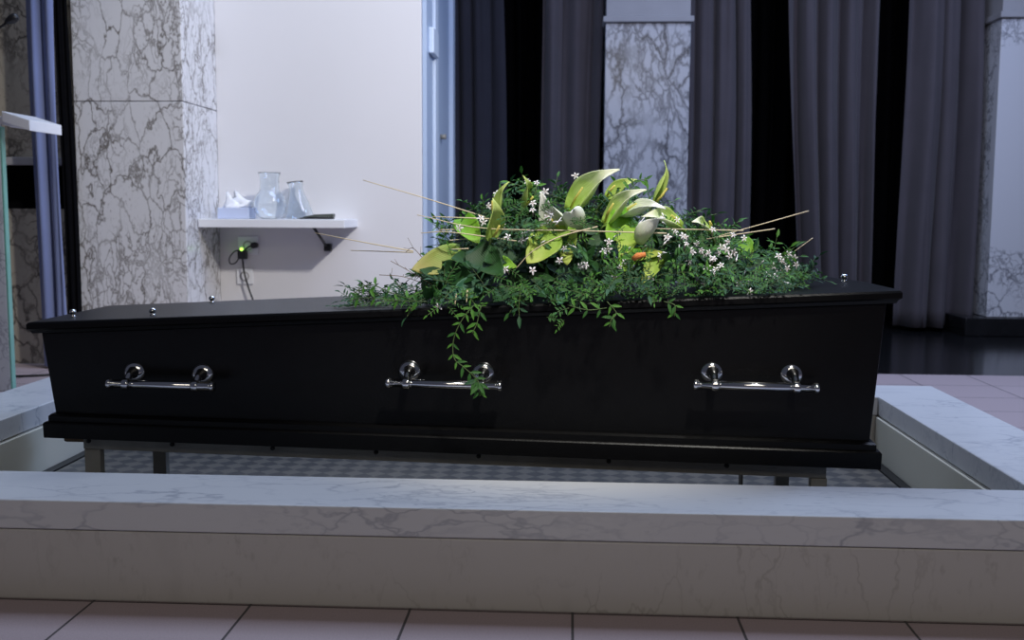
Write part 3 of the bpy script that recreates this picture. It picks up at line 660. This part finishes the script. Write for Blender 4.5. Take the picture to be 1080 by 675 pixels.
def sprig(bm, uvl, p, d, n, L, rnd, mi, stem_mi, k=1.0, pairs=None):
    """pinnate sprig: curved stem, paired leaflets and an end leaflet"""
    d = d.normalized(); pairs = pairs or rnd.choice((3, 3, 4)); pts = []; q = p.copy(); dd = d.copy()
    for i in range(pairs+2):
        pts.append(q.copy()); dd = (dd + Vector((0, 0, -.10)) + Vector([rnd.uniform(-.12, .12) for _ in range(3)])).normalized(); q = q + dd*L/(pairs+1)
    tube(bm, pts, [.0009*k]*len(pts), 3, False, stem_mi)
    s = d.cross(n)
    if s.length < 1e-3: s = d.orthogonal()
    s.normalize()
    for i in range(1, pairs+1):
        lL = L*.34*rnd.uniform(.8, 1.15)*k
        for sg in (-1, 1):
            leaflet(bm, uvl, pts[i], (s*sg + d*rnd.uniform(.35, .75) + n*rnd.uniform(-.15, .2)), (n+Vector([rnd.uniform(-.35, .35) for _ in range(3)])).normalized(), lL, lL*rnd.uniform(.25, .36), mi)
    leaflet(bm, uvl, pts[-1], (pts[-1]-pts[-2]), n, L*.42*k, L*.14*k, mi)
SHOW = [(Vector(a), Vector(c), w) for _, a, c, w, _c in FLOWERS] + [(Vector(a), Vector(c), w*.8) for k_, a, c, w in LEAVES if k_ != 'dark']
def hides(p, q):
    """true for a sprig rooted right in front of a bloom, where the florist left room"""
    a, c, w = q; d = c-a; t = max(0, min(1, (p-a).dot(d)/d.length_squared)); r = p-(a+d*t)
    return r.y < .05 and math.hypot(r.x, r.z) < w*.62 + .014 and r.y > -.16
bm = BM(); uvl = bm.loops.layers.uv.verify(); rnd = random.Random(5)
cnt = 0
while cnt < 1250:
    x = rnd.uniform(-.56, .58); y = rnd.uniform(2.40, 2.92)
    h = mound(x, y)
    if h <= .004: continue
    if rnd.random() > .35 + h*3: continue
    e = .01; n = Vector((-(mound(x+e, y)-mound(x-e, y))/(2*e), -(mound(x, y+e)-mound(x, y-e))/(2*e), 1)).normalized()
    deep = rnd.choice((1, .95, .85, .7, .5)); p = Vector((x, y, zl(x)+.006 + h*deep))
    d = Vector((rnd.uniform(-1, 1), rnd.uniform(-1, .4), rnd.uniform(-.55, .6))); d = (d + n*.35).normalized()
    if h > .12 and rnd.random() < .2: d = (d + UPV*.9).normalized()
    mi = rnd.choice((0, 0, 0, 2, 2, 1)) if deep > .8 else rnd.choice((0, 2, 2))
    if x > .05 and rnd.random() < .15: mi = 1
    if h*deep > .05 and any(hides(p, q) for q in SHOW): continue
    sprig(bm, uvl, p, d, n if rnd.random() < .6 else (n+Vector((rnd.uniform(-.8,.8), -.8, .2))).normalized(), rnd.choice((rnd.uniform(.028, .05), rnd.uniform(.05, .075))), rnd, mi, 3)
    cnt += 1
for k_ in range(70):                               # a few sprigs reach over the blooms
    q = rnd.choice(SHOW); c = (q[0] if rnd.random() < .7 else q[1]) + Vector((rnd.uniform(-.035, .035), -.035, rnd.uniform(-.035, .01)))
    if c.z < sil(c.x)-.02: sprig(bm, uvl, c, Vector((rnd.uniform(-1, 1), -.3, rnd.uniform(-.4, .8))), Vector((rnd.uniform(-.4, .4), -1, .5)).normalized(), rnd.uniform(.025, .045), rnd, rnd.choice((0, 0, 1)), 3)
for _ in range(210):                              # low skirt of sprigs along the front and around the rim
    x = rnd.uniform(-.42, .52); y = 2.40 - (x)*.03 + rnd.uniform(.02, .10) + (.05 if x < -.3 else 0); lo = .018 if x < -.36 else .055
    if x < -.36 and rnd.random() < .6: continue
    sprig(bm, uvl, Vector((x, y, zl(x)+rnd.uniform(.006, lo))), Vector((rnd.uniform(-1, 1), rnd.uniform(-.9, .1), rnd.uniform(-.35, .45))), Vector((rnd.uniform(-.5, .5), -.7, .8)).normalized(), rnd.uniform(.028, .05), rnd, rnd.choice((0, 0, 2, 2, 0, 1)), 3)
for v in bm.verts:                                # nothing sinks into the lid
    if LID[0][0] < v.co.x < LID[1][0] and v.co.y > 2.36 + (.747-v.co.x)*.0848 and v.co.z < zl(v.co.x)+.003: v.co.z = zl(v.co.x)+.003 + (abs(v.co.x*7919) % .004)
tag(obj('foliage', bm, ['fol0', 'fol1', 'fol2', 'stem'], FA), kind='stuff')
# larger dark strap leaves low in the heap, filling it
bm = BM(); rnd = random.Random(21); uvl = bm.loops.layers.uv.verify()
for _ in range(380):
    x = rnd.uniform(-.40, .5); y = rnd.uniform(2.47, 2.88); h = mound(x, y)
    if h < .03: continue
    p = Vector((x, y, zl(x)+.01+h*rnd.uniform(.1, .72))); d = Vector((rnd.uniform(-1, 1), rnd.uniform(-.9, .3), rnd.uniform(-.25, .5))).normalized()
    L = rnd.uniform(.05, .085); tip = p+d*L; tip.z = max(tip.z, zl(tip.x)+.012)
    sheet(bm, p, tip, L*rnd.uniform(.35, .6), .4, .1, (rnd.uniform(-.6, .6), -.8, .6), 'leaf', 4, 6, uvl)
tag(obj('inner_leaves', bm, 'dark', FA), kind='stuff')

rnd = random.Random(9)
def jasmine(p, size=.0105, face=None):
    p = Vector(p); n = (face or Vector((rnd.uniform(-.7, .7), -1, rnd.uniform(-.1, .9)))).normalized(); a = n.orthogonal().normalized(); b = n.cross(a)
    rot = rnd.uniform(0, 6.28); bm = BM()
    for k in range(5):
        th = rot+2*pi*k/5; d = a*cos(th)+b*sin(th); s = n.cross(d); r = size*rnd.uniform(.85, 1.15)
        q = [p+d*.001, p+d*r*.45+s*r*.2+n*.001, p+d*r*.8+s*r*.16-n*.0008, p+d*r-n*.0018, p+d*r*.8-s*r*.16-n*.0008, p+d*r*.45-s*r*.2+n*.001]
        m_ = p+d*r*.5+n*.0004; V = [bm.verts.new(x) for x in q]; c = bm.verts.new(m_)
        for i in range(6): bm.faces.new((V[i], V[(i+1) % 6], c))
    tube(bm, [p+n*.0005, p-n*.008+Vector((0, 0, -.002)), p-n*.016+Vector((0, 0, -.007))], [.0016, .0012, .001], 5, True, 1)
    obj('jasmine_flower', bm, ['jasmine', 'jasmine_tube'], FA)
for p in JASMINE: jasmine(p)
for _ in range(22):                                # clusters on the right-hand half and a few at the top
    c = rnd.choice(((.31, 2.45, .70), (.34, 2.44, .66), (.26, 2.48, .745), (.38, 2.47, .72), (-.07, 2.52, .80), (.50, 2.50, .68), (.12, 2.46, .66)))
    jasmine((c[0]+rnd.gauss(0, .022), c[1]-rnd.uniform(0, .02), c[2]+rnd.gauss(0, .018)), .009)
def bud(p, d):
    p = Vector(p); d = Vector(d).normalized()
    obj('jasmine_bud', tube(BM(), [p, p+d*.014, p+d*.020, p+d*.027], [.0009, .0011, .0024, .0005], 6), 'jasmine', FA)
for _ in range(26):
    x = rnd.choice((rnd.uniform(-.12, .0), rnd.uniform(.1, .42), rnd.uniform(.4, .55))); y = 2.50; bud((x, y-.01, zl(x)+.02+mound(x, y)*rnd.uniform(.5, 1.25)), (rnd.uniform(-1, 1), -.5, rnd.uniform(-.9, .5)))
for i, s in enumerate(VINES):
    bare = i in (5, 6, 7); bm = BM(); uvl = bm.loops.layers.uv.verify(); p = bez(s, 6); tube(bm, p, .0009 if bare else .0011, 5, True, 3)
    if bare:
        for k in range(3, len(p)-1, 3): tube(bm, [p[k], p[k]+Vector((rnd.uniform(-.02, .01), 0, rnd.uniform(-.01, .03)))], .0006, 4, True, 3)
    for k in range(2, 0 if bare else len(p)-1, 4):
        if i in (1,) and k > 12: break
        dd = (p[k+1]-p[k-1]).normalized()
        for sg in (-1, 1):
            L = rnd.uniform(.018, .030); sd = dd.cross(Vector((0, -1, .2))).normalized()*sg
            leaflet(bm, uvl, p[k], (dd*.7+sd+Vector((0, -.15, -.25))), Vector((rnd.uniform(-.4, .4), -1, .35)).normalized(), L, L*.30, rnd.choice((0, 0, 1)))
    for k in ((len(p)-8,) if i == 0 else ()):
        for a in range(5): leaflet(bm, uvl, p[k-2+a], Vector((rnd.uniform(-1, .6), -.3, rnd.uniform(-1, .1))), Vector((0, -1, .3)), .032, .011, rnd.choice((0, 2)))
    obj('twig' if bare else 'vine', bm, ['fol0', 'fol1', 'fol2', 'twig' if bare else 'stem'], FA)
